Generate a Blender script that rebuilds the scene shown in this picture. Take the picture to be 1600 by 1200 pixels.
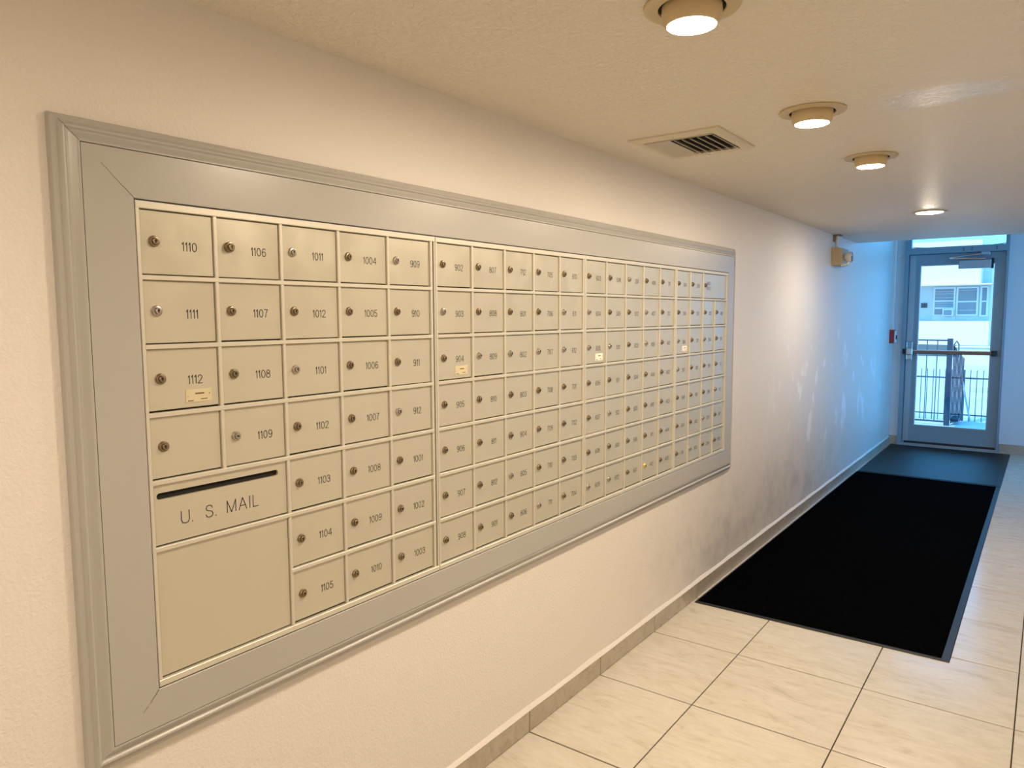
import bpy, math, random
from mathutils import Vector, Matrix
random.seed(7)
S = bpy.context.scene
COL = S.collection
for o in list(bpy.data.objects): bpy.data.objects.remove(o)

# ------------------------------------------------------------------ camera
CAM = (1.4557, 0.0, 1.5); YAW, PIT, ROL, FPX = 0.633, 0.093, -0.0046, 1144.5
fw = Vector((-math.sin(YAW)*math.cos(PIT), math.cos(YAW)*math.cos(PIT), -math.sin(PIT)))
rr = Vector((math.cos(YAW), math.sin(YAW), 0)); uu = rr.cross(fw)
r2 = rr*math.cos(ROL) + uu*math.sin(ROL); u2 = -rr*math.sin(ROL) + uu*math.cos(ROL)
cd = bpy.data.cameras.new('camera'); cam = bpy.data.objects.new('camera', cd); COL.objects.link(cam)
m = Matrix((( r2.x, u2.x, -fw.x), (r2.y, u2.y, -fw.y), (r2.z, u2.z, -fw.z))).to_4x4(); m.translation = Vector(CAM)
cam.matrix_world = m
cd.sensor_width = 36; cd.lens = FPX/1600*36; cd.clip_start = .05; cd.clip_end = 300
S.camera = cam

# ------------------------------------------------------------------ light
W = bpy.data.worlds.new('world'); S.world = W; W.use_nodes = True
bg = W.node_tree.nodes['Background']; bg.inputs[0].default_value = (.105, .48, 1.05, 1); bg.inputs[1].default_value = 4.4
sun = bpy.data.lights.new('sun', 'SUN'); sun.energy = 4.6; sun.color = (1.0, .95, .72); sun.angle = .01
so = bpy.data.objects.new('sun', sun); COL.objects.link(so); so.rotation_euler = (math.radians(42), 0, math.radians(-24))
LAMP_COL = (1.0, .815, .60); LAMP = 595.0
S.view_settings.view_transform = 'Standard'; S.view_settings.look = 'None'
S.view_settings.exposure = 0.0; S.view_settings.gamma = 1.0; S.view_settings.use_curve_mapping = False
S.cycles.max_bounces = 10; S.cycles.diffuse_bounces = 6; S.cycles.glossy_bounces = 4; S.cycles.transparent_max_bounces = 8
S.cycles.sample_clamp_indirect = 6

# ------------------------------------------------------------------ helpers
class MB:
    def __init__(s): s.v = []; s.f = []; s.mi = []
    def face(s, pts, mi=0):
        n = len(s.v); s.v += [tuple(p) for p in pts]; s.f.append(tuple(range(n, n+len(pts)))); s.mi.append(mi)
    def box(s, x0, y0, z0, x1, y1, z1, mi=0):
        n = len(s.v)
        s.v += [(x0,y0,z0),(x1,y0,z0),(x1,y1,z0),(x0,y1,z0),(x0,y0,z1),(x1,y0,z1),(x1,y1,z1),(x0,y1,z1)]
        for q in ((0,3,2,1),(4,5,6,7),(0,1,5,4),(1,2,6,5),(2,3,7,6),(3,0,4,7)):
            s.f.append(tuple(n+i for i in q)); s.mi.append(mi)
        return s
    def cbox(s, x0, y0, z0, x1, y1, z1, c, ax=0, mi=0):
        """box whose +ax (or, for ax<0, -|ax|-1) face is chamfered by c"""
        lo = [x0, y0, z0]; hi = [x1, y1, z1]
        sgn = 1
        if ax < 0: ax = -ax-1; sgn = -1
        b, d = [i for i in range(3) if i != ax]
        base, top = (lo[ax], hi[ax]) if sgn > 0 else (hi[ax], lo[ax])
        def ring(h, k):
            out = []
            for (u, w) in ((lo[b]+k, lo[d]+k), (hi[b]-k, lo[d]+k), (hi[b]-k, hi[d]-k), (lo[b]+k, hi[d]-k)):
                p = [0, 0, 0]; p[ax] = h; p[b] = u; p[d] = w; out.append(tuple(p))
            return out
        rs = [ring(base, 0), ring(top - sgn*c, 0), ring(top, c)]
        n = len(s.v)
        for r in rs: s.v += r
        for k in range(2):
            for i in range(4):
                j = (i+1) % 4; s.f.append((n+4*k+i, n+4*k+j, n+4*k+4+j, n+4*k+4+i)); s.mi.append(mi)
        s.f.append((n+8, n+9, n+10, n+11)); s.mi.append(mi); s.f.append((n+3, n+2, n+1, n)); s.mi.append(mi)
        return s
    def lathe(s, prof, c=(0,0,0), ax=2, n=16, mi=0, cap=True, mis=None):
        """prof: list of (radius, height) revolved about ax through c"""
        base = len(s.v)
        for (r, h) in prof:
            for k in range(n):
                a = 2*math.pi*k/n; p = [0, 0, 0]; b, d = [(1,2),(2,0),(0,1)][ax]
                p[ax] = c[ax]+h; p[b] = c[b]+r*math.cos(a); p[d] = c[d]+r*math.sin(a); s.v.append(tuple(p))
        for i in range(len(prof)-1):
            for k in range(n):
                j = (k+1) % n
                s.f.append((base+i*n+k, base+i*n+j, base+(i+1)*n+j, base+(i+1)*n+k)); s.mi.append(mis[i] if mis else mi)
        if cap:
            s.f.append(tuple(base+(len(prof)-1)*n+k for k in range(n))); s.mi.append(mis[-1] if mis else mi)
        return s
    def tube(s, pts, r, n=8, mi=0):
        pts = [Vector(p) for p in pts]; base = len(s.v)
        for i, p in enumerate(pts):
            t = (pts[min(i+1, len(pts)-1)] - pts[max(i-1, 0)]).normalized()
            a = t.orthogonal().normalized() if i == 0 else (a - t*a.dot(t)).normalized()
            b = t.cross(a)
            for k in range(n):
                an = 2*math.pi*k/n; s.v.append(tuple(p + a*r*math.cos(an) + b*r*math.sin(an)))
        for i in range(len(pts)-1):
            for k in range(n):
                j = (k+1) % n; s.f.append((base+i*n+k, base+i*n+j, base+(i+1)*n+j, base+(i+1)*n+k)); s.mi.append(mi)
        s.f.append(tuple(base+k for k in range(n))); s.mi.append(mi)
        s.f.append(tuple(base+(len(pts)-1)*n+k for k in range(n))); s.mi.append(mi)
        return s
    def mesh(s, name, mats, smooth=False):
        me = bpy.data.meshes.new(name); me.from_pydata(s.v, [], s.f)
        for mm in (mats if isinstance(mats, (list, tuple)) else [mats]): me.materials.append(mm)
        me.polygons.foreach_set('material_index', s.mi)
        me.update()
        import bmesh
        bm = bmesh.new(); bm.from_mesh(me); bmesh.ops.remove_doubles(bm, verts=bm.verts, dist=1e-6)
        bmesh.ops.recalc_face_normals(bm, faces=bm.faces); bm.to_mesh(me); bm.free()
        if smooth:
            me.polygons.foreach_set('use_smooth', [True]*len(me.polygons))
            try: me.set_sharp_from_angle(angle=math.radians(35))
            except Exception: pass
        return me
    def build(s, name, mats, parent=None, smooth=False, loc=None):
        return put(name, s.mesh(name, mats, smooth), parent, loc)
def put(name, me, parent=None, loc=None):
    o = bpy.data.objects.new(name, me); COL.objects.link(o)
    if parent is not None:
        o.parent = parent
        base = parent
        if loc is None:                       # geometry given in world space: undo the parents' offset
            w = Vector((0,0,0)); p = parent
            while p is not None: w += p.location; p = p.parent
            o.location = -w
        else: o.location = loc
    elif loc is not None: o.location = loc
    return o
def thing(name, label, cat, loc=(0,0,0), group=None):
    o = bpy.data.objects.new(name, None); COL.objects.link(o); o.location = loc; o.empty_display_size = .05
    tag(o, label, cat, group); return o
def tag(o, label, cat, group=None):
    o['label'] = label; o['category'] = cat; o['kind'] = 'thing'
    if group: o['group'] = group
    return o
def struct(o): o['kind'] = 'structure'; return o

# ------------------------------------------------------------------ materials
def mat(name, col, rough=.5, metal=0, spec=.5, emit=None, es=0):
    mm = bpy.data.materials.new(name); mm.use_nodes = True; b = mm.node_tree.nodes['Principled BSDF']
    b.inputs['Base Color'].default_value = (*col, 1); b.inputs['Roughness'].default_value = rough
    b.inputs['Metallic'].default_value = metal; b.inputs['Specular IOR Level'].default_value = spec
    if emit: b.inputs['Emission Color'].default_value = (*emit, 1); b.inputs['Emission Strength'].default_value = es
    return mm
def N(mm, t, **kw):
    n = mm.node_tree.nodes.new(t)
    for k, v in kw.items():
        if k in n.inputs: n.inputs[k].default_value = v
        else: setattr(n, k, v)
    return n
def L(mm, a, b): mm.node_tree.links.new(a, b)
def bsdf(mm): return mm.node_tree.nodes['Principled BSDF']
def pos(mm, scale=(1,1,1), rot=(0,0,0), rnd=0):
    g = N(mm, 'ShaderNodeNewGeometry'); mp = N(mm, 'ShaderNodeMapping'); mp.inputs['Scale'].default_value = scale; mp.inputs['Rotation'].default_value = rot
    src = g.outputs['Position']
    if rnd:
        oi = N(mm, 'ShaderNodeObjectInfo'); ml = N(mm, 'ShaderNodeMath', operation='MULTIPLY'); ml.inputs[1].default_value = rnd
        L(mm, oi.outputs['Random'], ml.inputs[0]); ad = N(mm, 'ShaderNodeVectorMath', operation='ADD'); L(mm, src, ad.inputs[0]); L(mm, ml.outputs[0], ad.inputs[1]); src = ad.outputs[0]
    L(mm, src, mp.inputs['Vector']); return mp.outputs[0]
def noise(mm, vec, scale, detail=3, rough=.5, dist=0):
    n = N(mm, 'ShaderNodeTexNoise'); n.inputs['Scale'].default_value = scale; n.inputs['Detail'].default_value = detail
    n.inputs['Roughness'].default_value = rough; n.inputs['Distortion'].default_value = dist; L(mm, vec, n.inputs['Vector']); return n.outputs['Fac']
def ramp(mm, fac, stops):
    r = N(mm, 'ShaderNodeValToRGB'); e = r.color_ramp.elements
    e[0].position, e[0].color = stops[0][0], (*stops[0][1], 1); e[1].position, e[1].color = stops[-1][0], (*stops[-1][1], 1)
    for p, c in stops[1:-1]:
        k = e.new(p); k.color = (*c, 1)
    L(mm, fac, r.inputs[0]); return r.outputs[0]
def bump(mm, h, strength, dist=.01):
    b = N(mm, 'ShaderNodeBump'); b.inputs['Strength'].default_value = strength; b.inputs['Distance'].default_value = dist
    L(mm, h, b.inputs['Height']); L(mm, b.outputs[0], bsdf(mm).inputs['Normal'])

# painted, orange-peel wall with scuffs low down near the entrance
WALL = (.77, .73, .69)
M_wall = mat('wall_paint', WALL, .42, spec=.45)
v = pos(M_wall); fine = noise(M_wall, v, 130, 3, .6); big = noise(M_wall, v, 2.2, 4, .6)
bump(M_wall, fine, .55, .004)
st = noise(M_wall, pos(M_wall, (1, 1, 1)), 4.0, 6, .7, .2)
sp = N(M_wall, 'ShaderNodeSeparateXYZ'); L(M_wall, N(M_wall, 'ShaderNodeNewGeometry').outputs['Position'], sp.inputs[0])
def mrange(mm, src, a, b, c=0, d=1):
    n = N(mm, 'ShaderNodeMapRange'); n.interpolation_type = 'SMOOTHSTEP'
    for i, x in zip((1, 2, 3, 4), (a, b, c, d)): n.inputs[i].default_value = x
    L(mm, src, n.inputs[0]); return n.outputs[0]
def mul(mm, a, b):
    n = N(mm, 'ShaderNodeMath', operation='MULTIPLY')
    for i, x in enumerate((a, b)):
        if isinstance(x, (int, float)): n.inputs[i].default_value = x
        else: L(mm, x, n.inputs[i])
    return n.outputs[0]
zone = mul(M_wall, mrange(M_wall, sp.outputs[2], .75, .25), mul(M_wall, mrange(M_wall, sp.outputs[1], 2.7, 3.8), mrange(M_wall, sp.outputs[1], 8.0, 5.4)))
dirt = mul(M_wall, zone, mul(M_wall, mrange(M_wall, st, .38, .72), .42))
mx = N(M_wall, 'ShaderNodeMix', data_type='RGBA'); L(M_wall, dirt, mx.inputs[0]); mx.inputs[6].default_value = (*WALL, 1); mx.inputs[7].default_value = (.30, .29, .28, 1)
L(M_wall, mx.outputs[2], bsdf(M_wall).inputs['Base Color'])
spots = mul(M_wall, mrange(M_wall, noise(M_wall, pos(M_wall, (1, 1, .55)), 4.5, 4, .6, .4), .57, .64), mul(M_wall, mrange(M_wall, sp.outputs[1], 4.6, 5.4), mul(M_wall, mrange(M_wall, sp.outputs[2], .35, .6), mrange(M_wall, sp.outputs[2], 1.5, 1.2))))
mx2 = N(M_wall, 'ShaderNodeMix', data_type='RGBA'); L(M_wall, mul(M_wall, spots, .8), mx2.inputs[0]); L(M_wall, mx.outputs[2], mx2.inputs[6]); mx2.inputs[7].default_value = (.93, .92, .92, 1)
L(M_wall, mx2.outputs[2], bsdf(M_wall).inputs['Base Color'])      # whiter patches mixed into the paint colour
# knock-down textured ceiling, slightly glossy
M_ceil = mat('ceiling_texture', (.84, .785, .69), .45, spec=.5)
v = pos(M_ceil, (1, 1.5, 1)); a = noise(M_ceil, v, 42, 4, .65, .6); bump(M_ceil, ramp(M_ceil, a, [(.38, (0,0,0)), (.62, (1,1,1))]), .75, .005)
vm = N(M_ceil, 'ShaderNodeVectorMath', operation='DISTANCE'); L(M_ceil, pos(M_ceil, (1.0, 1.6, 0), (0, 0, .55)), vm.inputs[0])
_q = Matrix.Rotation(.55, 3, 'Z') @ Vector((1.17, 2.54*1.6, 0)); vm.inputs[1].default_value = tuple(_q)
edge = N(M_ceil, 'ShaderNodeMath', operation='ADD'); L(M_ceil, vm.outputs['Value'], edge.inputs[0]); L(M_ceil, mul(M_ceil, noise(M_ceil, pos(M_ceil), 9, 3, .6), .32), edge.inputs[1])
L(M_ceil, mrange(M_ceil, edge.outputs[0], .28, .42, .27, .46), bsdf(M_ceil).inputs['Roughness'])      # a glossier repaired patch
M_paint_blue = mat('blue_tinted_vestibule_paint', (.70, .79, .85), .45)  # blue mixed into the wall colour to offset the warm lamp tint
# surround: satin grey paint
M_grey = mat('grey_satin_paint', (.43, .42, .40), .31, spec=.5)
bump(M_grey, noise(M_grey, pos(M_grey), 60, 2), .06, .003)
M_crack = mat('mitre_crack', (.09, .07, .05), .9)
# mailboxes
M_door = mat('champagne_box_door', (.60, .57, .47), .30, metal=.4, spec=.5)
gr = noise(M_door, pos(M_door, (1, 1, 1), rnd=5), 14, 3, .6)
L(M_door, mrange(M_door, gr, .3, .75, .29, .40), bsdf(M_door).inputs['Roughness'])
M_bar = mat('champagne_rail', (.66, .635, .55), .42, metal=.35)
M_gap = mat('dark_gap', (.012, .010, .008), .9)
M_body = mat('box_body', (.10, .09, .07), .7)
M_ink = mat('engraved_black', (.02, .018, .015), .7)
M_brass = mat('aged_brass', (.27, .215, .14), .36, metal=.9)
M_nickel = mat('worn_nickel', (.46, .42, .37), .32, metal=.9)
M_gold = mat('bright_brass', (.85, .66, .20), .25, metal=.9)
M_lockdark = mat('keyway', (.02, .015, .01), .6)
M_stick = mat('label_plate', (.64, .57, .38), .4)
M_stickw = mat('white_label_plate', (.85, .82, .70), .4)
M_print = mat('faded_print', (.16, .12, .06), .8)
# tiles
def tile_mat(name, c0, c1, c2, rough):
    t = mat(name, c1, rough, spec=.5)
    s1 = noise(t, pos(t, (1.4, 5, 4), (0, 0, math.radians(38)), rnd=9), 2.6, 8, .72, 1.6)
    s2 = noise(t, pos(t, (1, 2.6, 3), (0, 0, math.radians(38)), rnd=7), 14, 6, .75, .8)
    mm_ = N(t, 'ShaderNodeMath', operation='ADD'); L(t, mul(t, s1, .7), mm_.inputs[0]); L(t, mul(t, s2, .3), mm_.inputs[1])
    L(t, ramp(t, mm_.outputs[0], [(.32, c0), (.45, c1), (.58, c2), (.74, c1)]), bsdf(t).inputs['Base Color'])
    return t
M_tile = tile_mat('cream_floor_tile', (.46, .41, .325), (.58, .535, .45), (.64, .60, .525), .19)
M_btile = tile_mat('cream_base_tile', (.31, .265, .205), (.42, .365, .285), (.49, .44, .36), .3)
M_grout = mat('dark_grout', (.04, .028, .02), .9)
M_caulk = mat('painted_bead', (.74, .70, .65), .5)
# mat
M_mat = mat('black_mat_pile', (.0018, .0019, .0022), .85, spec=.03)
M_mat2 = mat('worn_mat_pile', (.0035, .004, .0045), .42, spec=.2); bump(M_mat2, noise(M_mat2, pos(M_mat2), 90, 3, .7), .7, .006)
bsdf(M_mat).inputs['IOR'].default_value = 1.12
wv = N(M_mat, 'ShaderNodeTexWave', wave_type='BANDS', bands_direction='DIAGONAL'); wv.inputs['Scale'].default_value = 46; wv.inputs['Distortion'].default_value = 3.5; wv.inputs['Detail'].default_value = 1
L(M_mat, pos(M_mat), wv.inputs['Vector']); bump(M_mat, wv.outputs['Fac'], .8, .004)
M_rub = mat('mat_rubber_edge', (.009, .011, .012), .5, spec=.4)
# lamps
M_trim = mat('lamp_trim', (.56, .47, .30), .45)
M_can = mat('lamp_can', (.62, .50, .30), .4)
M_lens = mat('lamp_lens', (1, .9, .7), .5, emit=LAMP_COL, es=LAMP)
M_lens2 = mat('flat_lamp_lens', (1, .9, .7), .5, emit=LAMP_COL, es=LAMP*.58)
M_vent = mat('vent_paint', (.66, .60, .48), .45)
# door
M_alu = mat('door_metal', (.24, .38, .47), .40, metal=.15)
M_alu2 = mat('door_metal_light', (.36, .48, .55), .35, metal=.3)
M_chrome = mat('brushed_steel', (.60, .60, .58), .25, metal=.9)
M_bronze = mat('bar_bronze', (.17, .155, .145), .35, metal=.6)
M_black = mat('black_plastic', (.02, .02, .02), .5)
M_red = mat('alarm_red', (.42, .03, .02), .4)
M_white = mat('white_plastic', (.80, .80, .78), .4)
M_beige = mat('beige_plastic', (.50, .40, .25), .5)
M_glass = bpy.data.materials.new('clear_glass'); M_glass.use_nodes = True
nt = M_glass.node_tree; nt.nodes.clear()
out = nt.nodes.new('ShaderNodeOutputMaterial'); mix = nt.nodes.new('ShaderNodeMixShader'); tr = nt.nodes.new('ShaderNodeBsdfTransparent'); gl = nt.nodes.new('ShaderNodeBsdfGlossy')
fr = nt.nodes.new('ShaderNodeFresnel'); fr.inputs[0].default_value = 1.45; gl.inputs['Roughness'].default_value = .02; tr.inputs[0].default_value = (.95, .98, .98, 1)
nt.links.new(fr.outputs[0], mix.inputs[0]); nt.links.new(tr.outputs[0], mix.inputs[1]); nt.links.new(gl.outputs[0], mix.inputs[2]); nt.links.new(mix.outputs[0], out.inputs[0])
# outside
M_stucco = mat('cream_stucco', (.62, .58, .46), .8); bump(M_stucco, noise(M_stucco, pos(M_stucco), 20, 3), .2, .01)
M_stucco2 = mat('white_stucco', (.56, .57, .57), .8)
M_conc = mat('pale_concrete', (.66, .68, .68), .85); 
L(M_conc, ramp(M_conc, noise(M_conc, pos(M_conc), 1.6, 5, .6), [(.3, (.38,.40,.40)), (.7, (.48,.50,.50))]), bsdf(M_conc).inputs['Base Color'])
M_fence = mat('dark_fence_paint', (.012, .035, .06), .45)
M_fence2 = mat('slate_fence_paint', (.03, .08, .11), .45)
M_pane = mat('shaded_window', (.20, .23, .25), .3)
M_blind = mat('blind_slats', (.38, .42, .44), .5)
M_wframe = mat('white_window_frame', (.62, .64, .66), .5)
M_grille = mat('dark_grille', (.05, .05, .05), .6)

# ------------------------------------------------------------------ room shell
H, EY, D, XR, YB, HV = 2.1401, 7.28, 9.394, 2.42, -2.6, 2.72
# left wall: slab with the recess for the mailboxes
OY0, OY1, OZ0, OZ1 = .715, 3.985, .735, 1.735
b = MB()
b.box(-.34, YB, -.1, 0, OY0, 2.9); b.box(-.34, OY1, -.1, 0, D+.12, 2.9)
b.box(-.34, OY0, -.1, 0, OY1, OZ0); b.box(-.34, OY0, OZ1, 0, OY1, 2.9)
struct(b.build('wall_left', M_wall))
b = MB(); b.box(XR, YB, -.1, XR+.12, 7.32, 2.9); b.box(XR, 9.34, -.1, XR+.12, D+.12, 2.9); b.box(XR, 7.32, 2.64, XR+.12, 9.34, 2.9); b.box(XR, 7.32, -.1, XR+.12, 9.34, .05)
struct(b.build('wall_right', M_wall))
b = MB(); b.box(-.34, YB-.12, -.1, XR+.12, YB, 2.9); struct(b.build('wall_back', M_wall))
b = MB(); DX0, DX1 = .090, 1.068
b.box(0, D, -.02, DX0, D+.12, HV); b.box(DX1, D, -.02, 1.60, D+.12, HV); b.box(2.26, D, -.02, XR, D+.12, HV); b.box(1.60, D, -.02, 2.26, D+.12, .10); b.box(1.60, D, 2.62, 2.26, D+.12, HV); b.box(DX0, D, 2.66, DX1, D+.12, HV)
struct(b.build('wall_front', M_paint_blue))
b = MB(); b.box(0, YB, H, XR, EY, HV+.02); b.box(0, EY, HV, XR, D+.12, HV+.1); struct(b.build('ceiling', M_ceil))
fl = MB().box(-.34, YB, -.12, XR+.12, D+.12, -.004).build('floor', M_grout); struct(fl)
# floor tiles, one object each
TX, TY, X0, Y0 = .5062, .5186, .4116, 2.069
g = .0021
xs = [0] + [X0 + TX*i for i in range(0, 4)] + [XR]
ys = [YB] + [Y0 + TY*j for j in range(-8, 15)] + [D]
cache = {}
for i in range(len(xs)-1):
    for j in range(len(ys)-1):
        w = round(xs[i+1]-xs[i], 4); h = round(ys[j+1]-ys[j], 4)
        if (w, h) not in cache:
            cache[(w, h)] = MB().cbox(-w/2+g, -h/2+g*1.5, -.010, w/2-g, h/2-g*1.5, 0, .0012, 2).mesh('tile', M_tile)
        put('tile', cache[(w, h)], fl, ((xs[i]+xs[i+1])/2, (ys[j]+ys[j+1])/2, random.uniform(-.0003, .0003)))
# skirting tiles
bl = MB().box(0, YB, 0, .004, D, .078).build('baseboard_left', M_grout); struct(bl)
for j in range(len(ys)-1):
    MB().cbox(.002, ys[j]+g, .001, .0105, ys[j+1]-g, .082, .0015, 0).build('tile', M_btile, bl)
b = MB(); n = 150
P = []
for k in range(n+1):
    y = YB + (D-YB)*k/n; P.append((y, .0055 + .0035*math.sin(k*1.7)*math.sin(k*.45) + .003*random.random(), .0865 + .003*math.sin(k*.9) + .003*random.random()))
for (ya, da, za), (yb, db, zb) in zip(P, P[1:]):
    b.face([(.0105+da*.2, ya, .080), (.0105+db*.2, yb, .080), (.009, yb, .084), (.009, ya, .084)])
    b.face([(.009, ya, .084), (.009, yb, .084), (0, yb, zb+.006), (0, ya, za+.006)])
b.build('painted_bead', M_caulk, bl, smooth=True)
bb = MB().box(0, D-.004, 0, DX0, D, .098).build('baseboard_front', M_grout); struct(bb)
MB().cbox(.011, D-.0105, .001, DX0-.001, D-.002, .10, .0015, -2).build('tile', M_btile, bb)
bx = [DX1, X0+TX*2+.0, X0+TX*3, XR]
for a_, c_ in zip(bx, bx[1:]):
    MB().cbox(a_+g, D-.0105, .001, c_-g, D-.002, .10, .0015, -2).build('tile', M_btile, bb)
MB().box(DX1, D-.004, 0, XR, D, .098).build('grout_backing', M_grout, bb)
br = MB().box(XR-.004, YB, 0, XR, D, .078).build('baseboard_right', M_grout); struct(br)
for j in range(len(ys)-1):
    MB().cbox(XR-.0105, ys[j]+g, .001, XR-.002, ys[j+1]-g, .08, .0015, -1).build('tile', M_btile, br)
# side window of the vestibule (outside the frame; its daylight is in the picture)
wf = MB()
for (y0, z0, y1, z1) in ((7.32, .05, 7.37, 2.64), (9.29, .05, 9.34, 2.64), (7.37, .05, 9.29, .11), (7.37, 2.58, 9.29, 2.64), (8.30, .11, 8.35, 2.58)):
    wf.box(XR+.02, y0, z0, XR+.09, y1, z1)
w1 = struct(wf.build('window_1', M_alu))
MB().box(XR+.05, 7.37, .11, XR+.056, 8.30, 2.58).build('pane', M_glass, w1)
MB().box(XR+.05, 8.35, .11, XR+.056, 9.29, 2.58).build('pane', M_glass, w1)

wf = MB()                                                # unseen fixed sidelight right of the door, added for its blue daylight
for q in ((1.60, .10, 1.64, 2.62), (2.22, .10, 2.26, 2.62), (1.64, .10, 2.22, .15), (1.64, 2.57, 2.22, 2.62)): wf.box(q[0], D+.02, q[1], q[2], D+.09, q[3])
w2 = struct(wf.build('added_sidelight', M_alu)); MB().box(1.64, D+.05, .15, 2.22, D+.056, 2.57).build('pane', M_glass, w2)

# ------------------------------------------------------------------ entrance door
d1 = MB()
d1.box(DX0, D-.03, 0, .1335, D+.11, 2.66); d1.box(1.0455, D-.03, 0, DX1, D+.11, 2.66)        # jambs
d1.box(.1335, D-.03, 2.160, 1.0455, D+.11, 2.232); d1.box(.1335, D-.03, 2.62, 1.0455, D+.11, 2.66)
d1.box(.1335, D+.055, 0, .150, D+.11, 2.16); d1.box(1.030, D+.055, 0, 1.0455, D+.11, 2.16); d1.box(.1335, D+.055, 2.14, 1.0455, D+.11, 2.16)   # stops
d1.box(.1335, D-.02, 2.232, .152, D+.06, 2.62); d1.box(1.033, D-.02, 2.232, 1.0455, D+.06, 2.62)
door = struct(d1.build('door_1', M_alu))
MB().box(DX0, D-.055, 0, DX1, D+.12, .018).box(.1335, D+.0, .018, 1.0455, D+.09, .030).build('threshold', M_alu2, door)
MB().box(.152, D+.018, 2.232, 1.033, D+.024, 2.62).build('transom_pane', M_glass, door)
leaf = MB()
LY0, LY1 = D+.004, D+.048
GX0, GX1, GZ0, GZ1 = .2537, .9417, .242, 2.030
lx0, lx1, lz0, lz1 = .1375, 1.0415, .038, 2.155
leaf.box(lx0, LY0, lz0, GX0-.012, LY1, lz1); leaf.box(GX1+.012, LY0, lz0, lx1, LY1, lz1)
leaf.box(GX0-.012, LY0, lz0, GX1+.012, LY1, GZ0-.012); leaf.box(GX0-.012, LY0, GZ1+.012, GX1+.012, LY1, lz1)
lf = leaf.build('door_leaf', M_alu, door)
st_ = MB()                                                                                     # glazing stops
for q in ((GX0-.012, GZ0-.012, GX0, GZ1+.012), (GX1, GZ0-.012, GX1+.012, GZ1+.012), (GX0, GZ0-.012, GX1, GZ0), (GX0, GZ1, GX1, GZ1+.012)):
    st_.box(q[0], LY0-.006, q[1], q[2], LY1, q[3])
st_.build('glazing_stop', M_alu2, lf)
MB().box(GX0, D+.022, GZ0, GX1, D+.028, GZ1).build('pane', M_glass, lf)
MB().cbox(lx0+.004, LY0-.003, lz0+.01, lx0+.062, LY0, lz1-.01, .001, -2).build('edge_strip', M_alu2, lf)
MB().box(lx0+.02, LY0-.012, .028, lx1-.005, LY0, .052).build('door_sweep', M_black, lf)
pb = MB().cbox(.205, D-.070, 1.052, .965, D-.030, 1.094, .006, -2).build('panic_bar', M_bronze, door)
MB().cbox(.212, D-.0725, 1.086, .955, D-.031, 1.0965, .002, -2).build('bar_top_trim', M_chrome, pb)
MB().cbox(.960, D-.074, 1.046, 1.008, D-.0, 1.10, .006, -2).build('end_bracket', M_black, pb)
lt = MB().cbox(.150, D-.080, 1.040, .214, D+.004, 1.118, .008, -2).build('latch_case', M_chrome, door)
MB().box(.112, D-.06, 1.045, .150, D-.03, 1.105).build('strike', M_black, lt)
hb = MB()
for sx in (.150, .204): hb.tube([(sx, D-.05, .985), (sx, D-.05, 1.185)], .005, 6)
for sz in (.985, 1.185): hb.tube([(.150, D-.05, sz), (.204, D-.05, sz)], .005, 6)
hb.box(.150, D-.052, .985, .204, D-.0, 1.04)
hb.build('latch_guard', M_chrome, lt)
cl = MB().cbox(.617, D-.075, 1.985, .915, D+.004, 2.072, .006, -2).build('door_closer', M_alu2, door)
MB().box(.912, D-.06, 1.98, .935, D+.0, 2.085).build('end_cap', M_black, cl)
ar = MB(); ar.tube([(.86, D-.045, 2.085), (.56, D-.10, 2.098), (.535, D-.115, 2.10)], .008, 6); ar.tube([(.535, D-.115, 2.10), (.70, D-.06, 2.125), (.86, D-.03, 2.14)], .006, 6)
ar.build('closer_arm', M_chrome, cl)
MB().cbox(.82, D-.055, 2.125, .90, D-.02, 2.158, .004, -2).build('arm_shoe', M_alu2, cl)
sc = MB()
for sx in (.655, .730, .955):
    for sz in (2.185, 2.205): sc.lathe([(.006, 0), (.006, -.002)], (sx, D-.030, sz), 1, 8)
sc.build('screw_holes', M_black, door)

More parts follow.
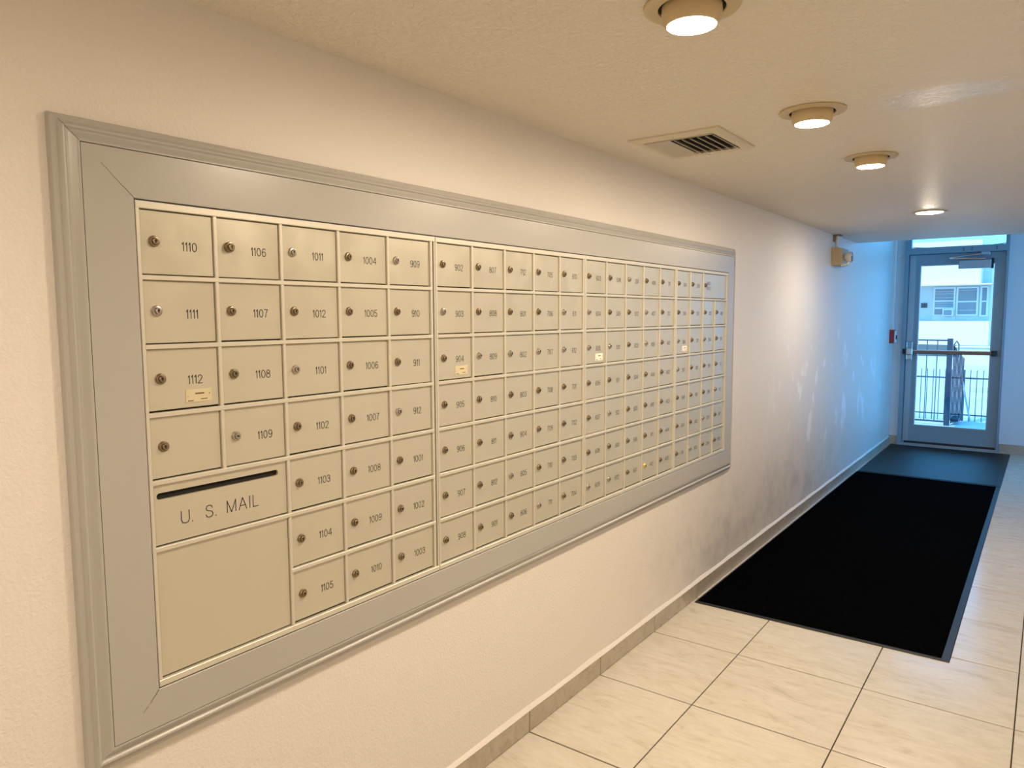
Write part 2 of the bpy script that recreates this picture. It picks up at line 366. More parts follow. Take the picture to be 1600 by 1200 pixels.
# ------------------------------------------------------------------ mailboxes
G0, CP, GAP, ZR, RP = .7285, .1667, .0160, 1.7150, .1368
ZB = ZR - 7*RP
XB, XD, XF = .012, .0185, .0250        # backing, door face, rail face
def sec_y(k):                          # start of each bank
    return [.7285, 1.5825, 2.4245, 3.2675][k]
GL = {  # stroke font: polylines in a box 1 high; width
'0': (.56, [[(.28+.27*math.cos(a*math.pi/6), .5+.5*math.sin(a*math.pi/6)) for a in range(13)]]),
'1': (.22, [[(0, .78), (.16, 1), (.16, 0)]]),
'2': (.56, [[(.02, .74), (.08, .90), (.28, 1), (.48, .90), (.53, .72), (.46, .54), (0, 0), (.56, 0)]]),
'3': (.54, [[(.02, .80), (.12, .95), (.28, 1), (.46, .92), (.50, .76), (.44, .60), (.24, .54), (.46, .48), (.54, .28), (.46, .08), (.26, 0), (.08, .06), (0, .22)]]),
'4': (.60, [[(.46, 0), (.46, 1), (0, .28), (.60, .28)]]),
'5': (.54, [[(.50, 1), (.10, 1), (.05, .54), (.26, .62), (.46, .54), (.54, .32), (.46, .08), (.26, 0), (.08, .06), (0, .20)]]),
'6': (.56, [[(.50, .86), (.40, .97), (.28, 1), (.10, .88), (.02, .55), (.02, .30), (.10, .08), (.28, 0), (.48, .08), (.55, .30), (.46, .52), (.28, .60), (.10, .52), (.02, .34)]]),
'7': (.52, [[(0, 1), (.52, 1), (.30, .60), (.16, 0)]]),
'8': (.56, [[(.28, .54), (.08, .62), (.04, .78), (.12, .94), (.28, 1), (.44, .94), (.52, .78), (.48, .62), (.28, .54), (.06, .44), (.0, .26), (.08, .06), (.28, 0), (.48, .06), (.56, .26), (.50, .44), (.28, .54)]]),
'9': (.56, [[(.06, .12), (.16, .02), (.28, 0), (.46, .12), (.54, .45), (.54, .70), (.46, .92), (.28, 1), (.08, .92), (.01, .70), (.10, .48), (.28, .40), (.46, .48), (.54, .66)]]),
'U': (.66, [[(0, 1), (0, .28), (.10, .06), (.33, 0), (.56, .06), (.66, .28), (.66, 1)]]),
'S': (.62, [[(.58, .76), (.50, .94), (.30, 1), (.10, .94), (.03, .76), (.10, .60), (.32, .53), (.54, .44), (.62, .26), (.54, .07), (.32, 0), (.08, .06), (0, .26)]]),
'M': (.80, [[(0, 0), (0, 1), (.40, 0), (.80, 1), (.80, 0)]]),
'A': (.74, [[(0, 0), (.37, 1), (.74, 0)], [(.13, .34), (.61, .34)]]),
'I': (.04, [[(.02, 0), (.02, 1)]]),
'L': (.50, [[(0, 1), (0, 0), (.50, 0)]]),
'.': (.06, [[(.0, 0), (.0, .07)]]),
' ': (.30, []),
'O': (.70, [[(.35+.35*math.cos(a*math.pi/6), .5+.5*math.sin(a*math.pi/6)) for a in range(13)]]),
'F': (.48, [[(0, 0), (0, 1), (.48, 1)], [(0, .53), (.40, .53)]]),
'C': (.62, [[(.60, .78), (.44, .96), (.30, 1), (.08, .84), (0, .5), (.08, .16), (.30, 0), (.46, .05), (.62, .24)]]),
'E': (.48, [[(.48, 0), (0, 0), (0, 1), (.48, 1)], [(0, .53), (.42, .53)]]),
'G': (.66, [[(.60, .80), (.46, .96), (.30, 1), (.08, .84), (0, .5), (.08, .16), (.32, 0), (.56, .10), (.64, .26), (.64, .46), (.40, .46)]]),
'R': (.56, [[(0, 0), (0, 1), (.36, 1), (.52, .90), (.52, .64), (.36, .53), (0, .53)], [(.30, .53), (.56, 0)]]),
}
def text_mb(mb, txt, y, z, h, sw, x=0, spacing=.20, centre=True):
    """flat strokes in the plane facing +x; y runs to the reader's right"""
    wid = sum(GL[c][0]+spacing for c in txt)-spacing
    y0 = y - wid*h/2 if centre else y
    for c in txt:
        w, pl = GL[c]
        for line in pl:
            pts = [(y0+p[0]*h, z+(p[1]-.5)*h) for p in line]
            for (a0, a1), (b0, b1) in zip(pts, pts[1:]):
                dy, dz = b0-a0, b1-a1; l = math.hypot(dy, dz) or 1; dy /= l; dz /= l
                e = sw*.35; ny, nz = -dz*sw/2, dy*sw/2
                q = [(x, a0-dy*e+ny, a1-dz*e+nz), (x, a0-dy*e-ny, a1-dz*e-nz), (x, b0+dy*e-ny, b1+dz*e-nz), (x, b0+dy*e+ny, b1+dz*e+nz)]
                mb.face(q)
        y0 += (w+spacing)*h
    return mb
def flatmesh(mb, name, mats):
    me = bpy.data.meshes.new(name); me.from_pydata(mb.v, [], mb.f)
    for mm in (mats if isinstance(mats, list) else [mats]): me.materials.append(mm)
    me.polygons.foreach_set('material_index', mb.mi); me.update(); return me

def lock_mesh(kind):
    b = MB()
    if kind == 'tall': prof = [(.0112, 0), (.0112, .006), (.0100, .0085), (.0080, .009), (.0074, .0082), (.0074, .0135), (.0066, .0142)]
    else:              prof = [(.0112, 0), (.0108, .0030), (.0092, .0050), (.0070, .0056), (.0064, .0048), (.0062, .0085), (.0056, .0090)]
    top = prof[-1][1]
    b.lathe(prof, (0,0,0), 0, 18, mi=0, mis=[0,0,0,1,0,0,0])
    k = len(b.v)
    b.box(top-.001, -.0010, -.0042, top+.0003, .0010, .0040, 1)
    b.box(top-.001, -.0021, -.0006, top+.0003, .0021, .0026, 1)
    return b
LOCKS = {}
for kn, mt in (('brass', M_brass), ('nickel', M_nickel), ('gold', M_gold)):
    LOCKS[kn] = lock_mesh('std').mesh('lock', [mt, M_lockdark], True)
LOCKS['tall'] = lock_mesh('tall').mesh('lock', [M_brass, M_lockdark], True)
BW = .0095     # rail width
def door_mesh(w, h):
    return MB().cbox(-.006, 0, 0, 0, w, h, .0012, 0).mesh('door', M_door)
dcache = {}
SILVER = {'1011', '1111', '909', '912', '1109', '1101', '809', '802', '612', '605', '609', '501', '408'}
def make_door(parent, y0, z0, y1, z1, num, wsty=None, lockkind=None, ajar=0, extra=None):
    w, h = round(y1-y0, 4), round(z1-z0, 4)
    if (w, h) not in dcache: dcache[(w, h)] = door_mesh(w, h)
    loc = Vector((XD, y0, z0)) - parent.location
    d = put('door', dcache[(w, h)], parent, loc)
    d.rotation_euler = (0, random.uniform(-.002, .002), random.uniform(-.0035, .0035) + ajar)
    if ajar: d.location.x += .002
    k = put('lock', LOCKS[lockkind or ('nickel' if num in SILVER or random.random() < .12 else 'brass')], d, (0, .0275+random.uniform(-.001,.001), h*.50+.002))
    k.rotation_euler = (random.choice([0, 0, .1, -.15, .3, -.4, .05, 1.2]), 0, 0)
    if num:
        nb = MB(); text_mb(nb, num, .1020 if len(num) == 4 else .1015, h*.5-.004+random.uniform(-.001, .001), .0172, .0016, .0004)
        put('number', flatmesh(nb, 'number', M_ink), d, (0, 0, 0))
    if extra == 'plate':
        pl = MB(); pl.cbox(0, .079, .0100, .0012, .137, .0370, .0004, 0, 0)
        pl.box(.0012, .100, .0265, .0014, .120, .0295, 1); pl.box(.0012, .083, .0125, .0014, .096, .0145, 1); pl.box(.0012, .112, .0150, .0014, .127, .0170, 1)
        pl.box(.0012, .083, .0215, .0014, .0845, .0235, 1); pl.box(.0012, .1315, .0255, .0014, .1328, .0285, 1)
        pl.build('name_plate', [M_stick if num in ('1112', '904') else M_stickw, M_print], d, loc=(0, 0, 0))
    return d
COLS = {1: [['1110','1111','1112',''], ['1106','1107','1108','1109'], ['1011','1012','1101','1102','1103','1104','1105'], ['1004','1005','1006','1007','1008','1009','1010'], ['909','910','911','912','1001','1002','1003']],
        2: [['902','903','904','905','906','907','908'], ['807','808','809','810','811','812','901'], ['712','801','802','803','804','805','806'], ['705','706','707','708','709','710','711'], ['610','611','612','701','702','703','704']],
        3: [['603','604','605','606','607','608','609'], ['508','509','510','511','512','601','602'], ['501','502','503','504','505','506','507'], ['406','407','408','409','410','411','412'], ['311','312','401','402','403','404','405']],
        4: [['304','305','306','307','308','309','310'], ['209','210','211','212','301','302','303'], [None,'203','204','205','206','207','208'], [None,'109','110','111','112','201','202']]}
BL = {1: 'champagne mailbox bank with the long black U.S. MAIL slot and plain lower panel',
      2: 'champagne mailbox bank numbered 902 to 610, just right of the bank with the mail slot',
      3: 'champagne mailbox bank numbered 603 to 405, third from the mail slot',
      4: 'narrow champagne mailbox bank with the double-width office door, nearest the entrance door'}
for s in range(4):
    ncol = 4 if s == 3 else 5
    ya = sec_y(s); yb = (sec_y(s+1)-.0015) if s < 3 else 3.9480
    bank = thing('mailbox_bank', BL[s+1], 'mailboxes', (0, ya, ZB), 'mailbox banks set in the wall')
    MB().box(-.30, ya+.001, ZB-.004, XB, yb-.001, ZR+.004).build('cabinet_body', M_gap, bank)
    cx = [ya + BW*.4 + CP*i*(.993 if s else 1.0) for i in range(ncol+1)]
    if s == 3: cx = [ya+.004+.1655*i for i in range(5)]
    if s == 0: cx = [ya+.001, .8960, 1.0605, 1.2290, 1.3975, 1.5660]
    rowz = [ZR - RP*k for k in range(8)]
    # outer frame
    vx = [(ya, cx[0]+.004)] if s else [(ya, ya+.0065)]
    fr_ = MB()
    fr_.cbox(XB, ya, ZR-.004, XF+.001, yb, ZR+.0105, .0012, 0); fr_.cbox(XB, ya, ZB-.0105, XF+.001, yb, ZB+.003, .0012, 0)
    fr_.cbox(XB, ya, ZB, XF, ya+.0075, ZR, .001, 0); fr_.cbox(XB, min(cx[-1]+.0095, yb-.0035), ZB, XF, yb, ZR, .001, 0)
    fr_.cbox(XB, cx[-1]-.004, ZB, XF-.001, cx[-1]+.0045, ZR, .001, 0)
    fr_.build('outer_frame', M_bar, bank)
    for k in range(1, 7):
        za = rowz[k]; y0 = ya+.005
        if s == 0 and k in (4, 5): y0 = ya+.005
        if s == 0 and k == 6: y0 = cx[2]-.003
        if s == 0 and k == 5: za = rowz[5]
        MB().cbox(XB, y0, za-BW/2, XF, cx[-1]+.004, za+BW/2, .0012, 0).build('rail', M_bar, bank)
    for i in range(1, ncol):
        z0, z1 = ZB, ZR
        if s == 0 and i == 1: z0 = rowz[4]
        if s == 3 and i == 3: z1 = rowz[1]
        MB().cbox(XB, cx[i]-.004, z0+.002, XF-.0012, cx[i]+.0042, z1-.002, .0012, 0).build('mullion', M_bar, bank)
    for i in range(ncol):
        for k, num in enumerate(COLS[s+1][i]):
            if num is None: continue
            y0 = cx[i]+.0048 if i or s else ya+.0085; y1 = cx[i+1]-.0050
            if i == 0 and s: y0 = ya+.0085
            gapb = random.choice([.0022, .003, .0036, .0028])
            make_door(bank, y0, rowz[k+1]+BW/2+gapb, y1, rowz[k]-BW/2-.0006, num,
                      lockkind={'1106': 'tall', '412': 'gold'}.get(num), ajar=.018 if num == '203' else 0,
                      extra='plate' if num in ('1112', '904', '605', '306') else None)
    if s == 3:
        y0, y1 = cx[2]+.0048, cx[4]-.005
        d = make_door(bank, y0, rowz[1]+BW/2+.003, y1, rowz[0]-BW/2-.0006, '')
        nb = MB(); text_mb(nb, 'MGRS', .074, .075, .0150, .0013, .0004); text_mb(nb, 'OFFICE', .074, .050, .0150, .0013, .0004)
        put('number', flatmesh(nb, 'office_lettering', M_ink), d, (0,0,0)); d.children[-1].name = 'lettering'
    if s == 0:
        # mail slot panel with a real slot
        y0, y1, z0, z1 = ya+.0085, cx[2]-.005, rowz[5]+BW/2+.003, rowz[4]-BW/2-.0006
        sy0, sy1, sz, sr = .7445, 1.0340, 1.1385, .0068
        cu = bpy.data.curves.new('slot_panel', 'CURVE'); cu.dimensions = '2D'; cu.fill_mode = 'BOTH'; cu.extrude = .003
        def spl(pts):
            sp_ = cu.splines.new('POLY'); sp_.points.add(len(pts)-1); sp_.use_cyclic_u = True
            for p_, q_ in zip(sp_.points, pts): p_.co = (q_[0], q_[1], 0, 1)
        spl([(y0, z0), (y1, z0), (y1, z1), (y0, z1)])
        cap = [(sy1-sr+sr*math.cos(a), sz+sr*math.sin(a)) for a in [(-.5+k/10)*math.pi for k in range(11)]]
        cap += [(sy0+sr-sr*math.cos(a), sz-sr*math.sin(a)) for a in [(-.5+k/10)*math.pi for k in range(11)]]
        spl(cap)
        tmp = bpy.data.objects.new('tmp', cu); COL.objects.link(tmp)
        me = bpy.data.meshes.new_from_object(tmp.evaluated_get(bpy.context.evaluated_depsgraph_get())); bpy.data.objects.remove(tmp)
        me.transform(Matrix(((0,0,1,0),(1,0,0,0),(0,1,0,0),(0,0,0,1)))); me.materials.clear(); me.materials.append(M_door); me.name = 'slot_panel'
        sp2 = put('slot_panel', me, bank, Vector((XD-.003, 0, 0)) - bank.location)
        nb = MB(); text_mb(nb, 'U.', .8075, 1.0850, .0262, .0018, XD+.0004, .26); text_mb(nb, 'S.', .8620, 1.0850, .0262, .0018, XD+.0004, .26); text_mb(nb, 'MAIL', .9390, 1.0850, .0262, .0018, XD+.0004, .30)
        me2 = flatmesh(nb, 'lettering', M_ink)
        o2 = put('lettering', me2, sp2, Vector((0,0,0)) - Vector((XD-.003, 0, 0)))
        lp = MB().cbox(XD-.006, y0, ZB+.0060, XD, y1, rowz[5]-BW/2-.0006, .0012, 0).build('lower_panel', M_door, bank)
        lp['label'] = 'plain lower panel without a lock'

# ------------------------------------------------------------------ grey surround
FY0, FY1, FZ0, FZ1, FM, FMO = .5884, 4.0800, .6196, 1.8631, .1299, .0465
AY0, AY1, AZ0, AZ1 = .7262, 3.9510, ZB-.013, ZR+.013
sur = thing('mailbox_surround', 'wide grey painted wooden surround with moulded edge around the wall mailboxes', 'frame', (0, FY0, FZ0))
BX = .0265
prof = [(0, 0), (0, .0100), (.0025, .0140), (.0075, .0160), (.0120, .0165), (.0150, .0205), (.0185, .0230), (.0220, .0225), (.0250, .0195), (.0290, .0190), (.0330, .0212), (.0380, .0255), (.0430, .0268), (.0448, .0262), (.0455, .0200), (.0465, .0200)]
def corner(t, i):     # inset t from the outer edge, corner i
    return [(FY0+t, FZ0+t), (FY1-t, FZ0+t), (FY1-t, FZ1-t), (FY0+t, FZ1-t)][i]
def acorner(i): return [(AY0, AZ0), (AY1, AZ0), (AY1, AZ1), (AY0, AZ1)][i]
for i in range(4):
    j = (i+1) % 4; b = MB()
    for (t0, h0), (t1, h1) in zip(prof, prof[1:]):
        a0, a1, c0, c1 = corner(t0, i), corner(t0, j), corner(t1, i), corner(t1, j)
        b.face([(h0, *a0), (h0, *a1), (h1, *c1), (h1, *c0)])
    b.face([(h, *corner(t, i)) for t, h in prof] + [(0, *corner(FMO, i))]); b.face([(h, *corner(t, j)) for t, h in prof] + [(0, *corner(FMO, j))])
    b.face([(0, *corner(0, i)), (0, *corner(0, j)), (0, *corner(FMO, j)), (0, *corner(FMO, i))])
    b.build('moulding', M_grey, sur, smooth=True)
    b = MB(); t = FMO; bxx = .0255
    a0, a1, c0, c1 = corner(t, i), corner(t, j), acorner(i), acorner(j)
    cen = lambda p, k: (p[0] + k*((FY0+FY1)/2 > p[0] and -1 or 1), p[1] + k*((FZ0+FZ1)/2 > p[1] and -1 or 1))
    b.face([(bxx, *a0), (bxx, *a1), (BX, *cen(c1, .0012)), (BX, *cen(c0, .0012))])
    b.face([(BX, *cen(c0, .0012)), (BX, *cen(c1, .0012)), (BX-.001, *c1), (BX-.001, *c0)])
    b.face([(BX-.001, *c0), (BX-.001, *c1), (.001, *c1), (.001, *c0)])
    b.face([(.001, *a0), (.001, *a1), (.001, *c1), (.001, *c0)]); b.face([(bxx, *a0), (bxx, *a1), (.001, *a1), (.001, *a0)])
    b.face([(bxx, *a0), (BX, *cen(c0, .0012)), (BX-.001, *c0), (.001, *c0), (.001, *a0)]); b.face([(bxx, *a1), (BX, *cen(c1, .0012)), (BX-.001, *c1), (.001, *c1), (.001, *a1)])
    b.build('board', M_grey, sur)
cr = MB()                                               # opened mitre joints
def crack(p, q, w0, w1, x0, x1):
    p, q = Vector(p), Vector(q); d = (q-p).normalized(); nn = Vector((-d.y, d.x)); n = 8; pr = None
    for k in range(n+1):
        f = k/n; c = p.lerp(q, f) + nn*random.uniform(-.0005, .0005); w = w0+(w1-w0)*f; xx = x0+(x1-x0)*f
        cur = ((xx, *(c+nn*w)), (xx, *(c-nn*w)))
        if pr: cr.face([pr[0], pr[1], cur[1], cur[0]])
        pr = cur
e = .0002
crack(acorner(3), (AY0-.058, AZ1+.058), .0006, .0003, BX+e, .0259+e)
crack(acorner(0), (AY0-.020, AZ0-.022), .0008, .0004, BX+e, BX+e)
crack((AY0-.024, AZ0-.026), (AY0-.034, AZ0-.036), .0005, .0002, BX+e, BX+e)
crack((FY0+.012, FZ1-.012), (FY0+.044, FZ1-.044), .0004, .0004, .0235, .0272)
put('mitre_crack', flatmesh(cr, 'mitre_crack', M_crack), sur, Vector((0,0,0))-sur.location)

# ------------------------------------------------------------------ floor mats
def floor_mat(label, x0, y0, x1, y1, pm=M_mat):
    t = thing('floor_mat', label, 'mat', (x0, y0, 0), 'black entrance mats')
    MB().cbox(x0, y0, .0008, x1, y1, .0050, .003, 2).build('rubber_border', M_rub, t)
    MB().cbox(x0+.028 if x0 > .05 else x0+.012, y0+.022, .0050, x1-.032, y1-.015, .0085, .002, 2).build('pile', pm, t)
    return t
floor_mat('large black ribbed entrance mat, the nearer and longer of the two', .024, 3.556, 1.178, 7.500)
floor_mat('short black ribbed mat against the entrance door threshold', .030, 7.512, 1.180, 9.325, M_mat2)

# ------------------------------------------------------------------ ceiling lamps
def lamp(x, y, label, drop=True, lensr=.052):
    t = thing('ceiling_lamp', label, 'lamp', (x, y, H), 'recessed ceiling lamps')
    b = MB()
    if drop:
        b.lathe([(.0960, 0), (.1000, -.002), (.0985, -.0055), (.0730, -.0075), (.0695, -.0065), (.0695, 0)], (0,0,0), 2, 48, cap=False)
        b.build('trim_ring', M_trim, t, True, (0,0,0))
        MB().lathe([(.0700, -.001), (.0600, -.001)], (0,0,0), 2, 40, cap=False).build('shadow_gap', M_gap, t, loc=(0,0,-.0008))
        MB().lathe([(.0615, -.0005), (.0622, -.016), (.0600, -.031), (.0545, -.0400), (.0510, -.0408), (.0495, -.0385)], (0,0,0), 2, 40, cap=False).build('lamp_can', M_can, t, True, (0,0,0))
        MB().lathe([(.0495, -.0385), (.040, -.0408), (.020, -.0422), (.002, -.0426)], (0,0,0), 2, 32, cap=True).build('lens', M_lens, t, True, (0,0,0))
    else:
        b.lathe([(.0960, 0), (.0990, -.002), (.0960, -.0055), (.0760, -.0065), (.0740, -.003)], (0,0,0), 2, 48, cap=False)
        b.build('trim_ring', M_trim, t, True, (0,0,0))
        MB().lathe([(.0740, -.0030), (.060, -.008), (.030, -.012), (.002, -.013)], (0,0,0), 2, 32).build('lens', M_lens2, t, True, (0,0,0))
    return t
lamp(.820, 1.505, 'round recessed ceiling lamp with a wide beige ring, at the top edge of the view')
lamp(.8138, 2.486, 'round drop-lens ceiling lamp just beyond the air vent')
lamp(.829, 3.338, 'smaller-looking drop-lens ceiling lamp between the vent lamp and the flat lamp')
lamp(.803, 5.350, 'flat flush ceiling lamp nearest the entrance door', False)
lamp(1.00, -.10, 'recessed ceiling lamp behind the viewpoint, beside the mailbox wall')
lamp(1.00, -1.50, 'recessed ceiling lamp at the far back of the hall')

# ------------------------------------------------------------------ air vent
vx0, vx1, vy0, vy1 = .168, .512, 2.480, 2.860
vt = thing('air_vent', 'square beige ceiling air register with slanted louvres beside the lamps', 'air vent', (vx0, vy0, H))
b = MB(); f = .042
def ring(k, z): return [(vx0+k, vy0+k, z), (vx1-k, vy0+k, z), (vx1-k, vy1-k, z), (vx0+k, vy1-k, z)]
pr_ = [(0, H-.0003), (.001, H-.006), (.016, H-.012), (.034, H-.013), (f, H-.009), (f, H-.001)]
for (k0, z0), (k1, z1) in zip(pr_, pr_[1:]):
    A_, B_ = ring(k0, z0), ring(k1, z1)
    for i in range(4):
        j = (i+1) % 4; b.face([A_[i], A_[j], B_[j], B_[i]])
b.build('frame', M_vent, vt)
MB().box(vx0+f-.004, vy0+f-.004, H-.0012, vx1-f+.004, vy1-f+.004, H-.0004).build('duct_opening', M_gap, vt)
ix0, ix1, iy0, iy1 = vx0+f, vx1-f, vy0+f, vy1-f
nb_ = 6; xm = ix0+.075
for k in range(nb_):                                     # blades along the hall, leaning away from the lamps
    x = ix1 - .010 - k*(ix1-xm-.01)/nb_
    b = MB(); ys0, ys1 = iy0+.022+.0, iy1-.002 
    b.face([(x, ys0, H-.003), (x, ys1, H-.003), (x+.0100, ys1, H-.0135), (x+.0100, ys0, H-.0135)])
    b.face([(x-.0022, ys0, H-.003), (x-.0022, ys1, H-.003), (x+.0078, ys1, H-.0140), (x+.0078, ys0, H-.0140)])
    b.face([(x+.0100, ys0, H-.0135), (x+.0100, ys1, H-.0135), (x+.0078, ys1, H-.0140), (x+.0078, ys0, H-.0140)])
    b.build('slat', M_vent, vt)
for k in range(6):                                       # blades leaning the other way: they read as closed
    x = ix0 + .004 + k*.0125
    b = MB(); b.face([(x+.0125, iy0+.022, H-.0030), (x+.0125, iy1, H-.0030), (x, iy1, H-.0130), (x, iy0+.022, H-.0130)])
    b.face([(x+.0135, iy0+.022, H-.0025), (x+.0135, iy1, H-.0025), (x+.001, iy1, H-.0125), (x+.001, iy0+.022, H-.0125)])
    b.build('slat', M_vent, vt)
for k in range(2):                                       # short cross blades on the camera side
    y = iy0 + .004 + k*.010
    MB().box(ix0, y, H-.0125, ix1, y+.0016, H-.003).build('slat', M_vent, vt)
MB().lathe([(.0035, 0), (.003, -.0015)], (vx0+.17, vy0+.018, H-.0115), 2, 8).lathe([(.0035, 0), (.003, -.0015)], (vx0+.17, vy1-.018, H-.0115), 2, 8).build('screw', M_chrome, vt)

# ------------------------------------------------------------------ emergency light, pull station, sensor
el = thing('emergency_light', 'beige emergency light box with a round lamp head high on the mailbox wall', 'emergency light', (0, 6.35, 1.89))
MB().cbox(0.001, 6.352, 1.892, .052, 6.610, 2.036, .006, 0).build('housing', M_beige, el)
MB().cbox(.052, 6.358, 1.898, .076, 6.604, 2.030, .006, 0).build('front_cover', M_beige, el)
hd = MB().lathe([(.018, 0), (.034, .012), (.042, .035), (.044, .052), (.040, .056)], (.078, 6.45, 1.960), 0, 20, cap=False).build('lamp_head', M_white, el, True)
MB().lathe([(.040, .050), (.020, .054), (.002, .055)], (.078, 6.45, 1.960), 0, 20).build('head_lens', M_glass, hd)
MB().lathe([(.014, .020), (.016, .044), (.004, .050)], (.078, 6.45, 1.960), 0, 12).build('bulb', M_black, hd)
MB().tube([(.105, 6.44, 1.935), (.112, 6.43, 1.905), (.090, 6.42, 1.896), (.06, 6.42, 1.893)], .009, 8).build('bracket', M_white, hd)
cdu = thing('conduit', 'short pale conduit rising from the emergency light into the ceiling', 'conduit', (0, 6.42, 2.036))
MB().tube([(.020, 6.42, 2.034), (.020, 6.42, 2.09), (.022, 6.43, H-.004)], .011, 10).build('pipe', M_white, cdu, True)
MB().box(.001, 6.385, H-.055, .012, 6.46, H-.001).box(.001, 6.385, H-.008, .055, 6.46, H-.001).build('wall_plate', mat('brown_plate', (.26,.20,.15), .6), cdu)
ps = thing('fire_alarm_pull_station', 'small red fire alarm pull station beside the entrance door corner', 'fire alarm', (0, 9.15, 1.17))
MB().cbox(.001, 9.15, 1.172, .050, 9.255, 1.322, .004, 0).build('housing', M_red, ps)
MB().cbox(.050, 9.160, 1.180, .060, 9.245, 1.312, .003, 0).build('front_plate', M_white, ps)
MB().cbox(.060, 9.185, 1.215, .070, 9.225, 1.262, .003, 0).build('pull_handle', M_black, ps)
c2 = thing('surface_conduit', 'thin white surface conduit running up from the red fire alarm', 'conduit', (0, 9.2, 1.32))
MB().cbox(.001, 9.192, 1.323, .030, 9.222, HV, .004, 0).build('raceway', M_white, c2)
sn = thing('door_sensor', 'tiny white sensor box on the wall left of the door head', 'sensor', (.015, D, 2.135))
MB().cbox(.012, D-.022, 2.135, .060, D, 2.163, .003, -2).build('housing', M_white, sn)

# ------------------------------------------------------------------ outside
gd = MB().box(-30, D+.12, -.3, 30, 34, -.02).build('ground', M_conc); struct(gd)
bd = thing('apartment_building', 'cream and white apartment block seen through the glass of the entrance door', 'building', (-2, 30, 0))
MB().box(-12, 31, -.1, -.30, 40, 3.83).build('recessed_wall', M_stucco2, bd)
MB().box(-.30, 33.5, -.1, 9, 40, 3.60).build('side_wing', M_stucco2, bd)
MB().box(-12, 30, 2.52, -.56, 31, 4.03).build('upper_wall', M_stucco, bd)
b = MB(); b.face([(-12, 29.7, 2.488), (-.22, 29.7, 2.488), (-.10, 31.2, 2.488), (-12, 31.2, 2.488)]); b.face([(-12, 29.7, 2.528), (-.22, 29.7, 2.528), (-.10, 31.2, 2.58), (-12, 31.2, 2.58)])
b.face([(-12, 29.7, 2.488), (-.22, 29.7, 2.488), (-.22, 29.7, 2.528), (-12, 29.7, 2.528)]); b.face([(-.22, 29.7, 2.488), (-.10, 31.2, 2.488), (-.10, 31.2, 2.58), (-.22, 29.7, 2.528)])
b.build('eave', M_stucco, bd)
MB().box(-12, 30, .406, -.245, 31, 1.234).build('balcony_wall', M_stucco, bd)
def win(x0, z0, x1, z1, blinds, mid):
    y = 31
    fr__ = MB(); t = .06
    fr__.box(x0-t, y-.05, z0-t, x0, y+.01, z1+t); fr__.box(x1, y-.05, z0-t, x1+t, y+.01, z1+t); fr__.box(x0, y-.05, z0-t, x1, y+.01, z0); fr__.box(x0, y-.05, z1, x1, y+.01, z1+t)
    for z in mid: fr__.box(x0, y-.04, z-.025, x1, y+.01, z+.025)
    w = fr__.build('window', M_wframe, bd)
    MB().box(x0, y-.012, z0, x1, y-.004, z1).build('pane', M_pane, w)
    for z in blinds: MB().box(x0+.01, y-.030, z-.012, x1-.01, y-.014, z+.012).build('blind_slat', M_blind, w)
win(-2.012, 1.47, -1.427, 2.40, [2.30, 2.22, 2.08, 1.88, 1.80, 1.74], [1.96, 1.70])
win(-1.286, 1.478, -.72, 2.40, [2.34, 1.62], [1.93])
win(-.56, 1.45, -.42, 2.41, [], [1.93])
MB().box(-2.08, 30.97, 1.235, -1.36, 31.0, 1.405).build('access_panel', M_wframe, bd)
b = MB()
for k in range(4): b.box(-2.458, 30.95, 1.725+k*.045, -2.258, 31.0, 1.750+k*.045)
for k in range(3): b.box(-2.44+k*.075, 30.94, 1.72, -2.41+k*.075, 30.96, 1.90)
b.build('wall_grille', M_grille, bd)
acu = thing('window_air_conditioner', 'white air conditioner in the lower corner of the left far window', 'air conditioner', (-1.57, 30.8, 1.42))
MB().box(-1.73, 30.70, 1.42, -1.40, 30.945, 1.68).build('casing', M_wframe, acu); MB().box(-1.69, 30.69, 1.45, -1.44, 30.70, 1.63).build('grille', M_pane, acu)
lw = thing('low_wall', 'low pale wall standing across the yard below the far building', 'wall', (0, 25.5, 0)); MB().box(-.76, 25.5, -.02, 6, 25.8, .50).build('wall_body', M_stucco2, lw); MB().box(-.80, 25.45, .50, 6, 25.85, .54).build('coping', M_stucco, lw)
kb = thing('kerb', 'pale concrete kerb crossing the yard behind the picket fence', 'kerb', (0, 16.7, 0)); MB().cbox(.05, 16.7, -.02, 5, 16.95, .10, .02, 2).build('kerb_stone', M_conc, kb)
pl_ = MB(); pts = []
for k in range(15):
    f_ = k/14; x = -4 + 6*f_; pts.append((x, 27, 3.98 - .42*(1-(2*f_-1)**2)))
pl_.tube(pts, .014, 5); tag(pl_.build('power_line', M_grille), 'thin sagging cable seen through the transom above the door', 'cable')
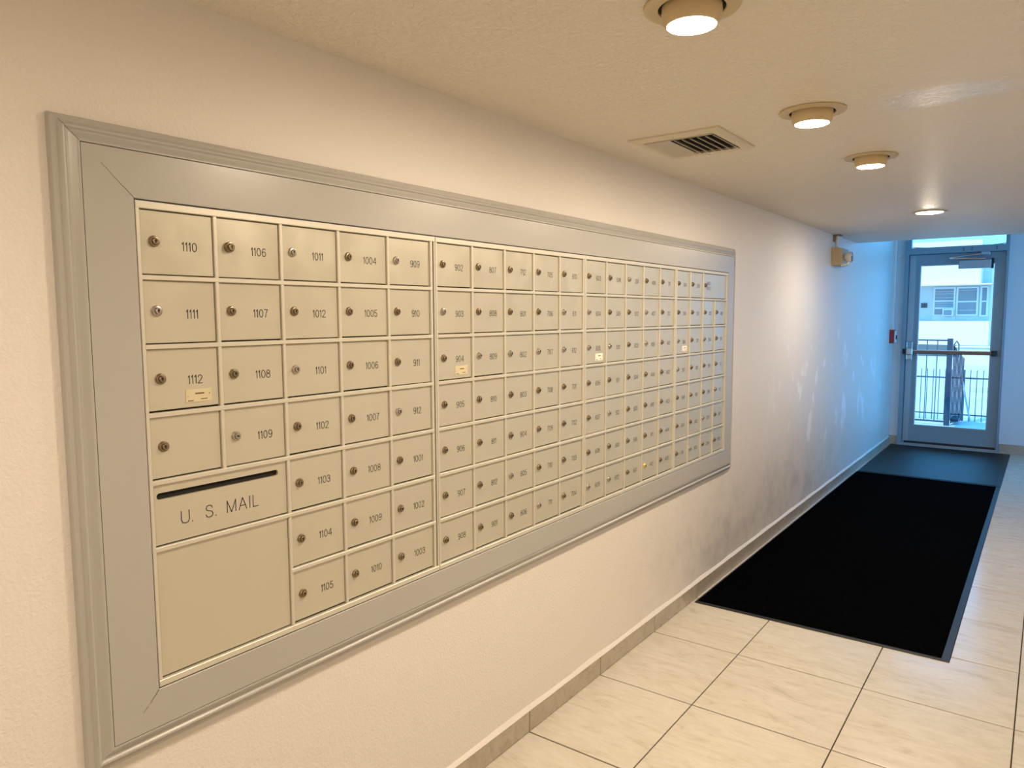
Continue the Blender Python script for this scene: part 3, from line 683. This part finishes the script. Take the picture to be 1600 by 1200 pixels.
# gate (closed leaf with two bars), post, folded leaf
gt = thing('yard_gate', 'dark tall railing gate with top rail directly behind the door glass, left', 'gate', (.30, 11.5, -.02))
MB().box(-.6, 11.49, 1.130, .345, 11.515, 1.150).build('top_rail', M_fence, gt)
MB().box(-.6, 11.49, .020, .345, 11.515, .040).build('bottom_rail', M_fence, gt)
for x in (-.51, -.39, -.265, -.145, -.02, .1018, .2248): MB().box(x-.006, 11.495, .04, x+.006, 11.508, 1.13).build('bar', M_fence2, gt)
MB().box(.343, 11.46, -.02, .405, 11.54, 1.165).build('post', M_fence, gt)
g2 = thing('folded_gate_leaf', 'dark gate leaf swung open edge-on beside the thick gate post', 'gate', (.42, 11.55, -.02))
MB().box(.408, 11.60, .985, .425, 11.62, 1.05).box(.408, 11.60, .03, .500, 11.998, .06).build('leaf_rail', M_fence, g2)
for k in range(9):
    y = 11.60+k*.048; MB().box(.408+.011*k, y, .0, .420+.011*k, y+.014, 1.06-.022*k).build('bar', M_fence, g2)
lp2 = tag(MB().tube([(.43, 12.035, .86), (.61, 12.035, -.010)], .012, 8).build('leaning_pole', M_wframe), 'pale pole leaning at a slant against the open gate leaf', 'pole')
g3 = tag(MB().tube([(.415, 11.55, 1.08), (.44, 11.60, 1.13), (.458, 11.70, 1.08), (.46, 11.70, .90)], .008, 8).build('bent_pipe', M_fence2), 'small bent pipe hooked over the top of the gate post', 'pipe')
fc = thing('picket_fence', 'thin dark metal picket fence behind the open gate', 'fence', (0, 12.1, 0))
MB().box(-2.6, 12.092, .580, 4.0, 12.106, .602).build('rail', M_fence2, fc)
MB().box(-2.6, 12.092, .06, 4.0, 12.106, .078).build('rail', M_fence2, fc)
x = -.0250; k = 0
while x < 2.4:
    w = .012 if k % 8 == 7 else .0045
    MB().box(x-w, 12.090, -.02, x+w, 12.108, .71).build('picket', M_fence2, fc)
    x += .0762; k += 1
x = -.1012
while x > -1.8:
    MB().box(x-.0045, 12.090, -.02, x+.0045, 12.108, .71).build('picket', M_fence2, fc); x -= .0762
# roof slab and outer face of this building, so the sun reaches only what it should
MB_roof = MB().box(-.6, YB-.3, 2.9, XR+.4, D+.14, 3.05).build('roof', M_stucco2); struct(MB_roof)
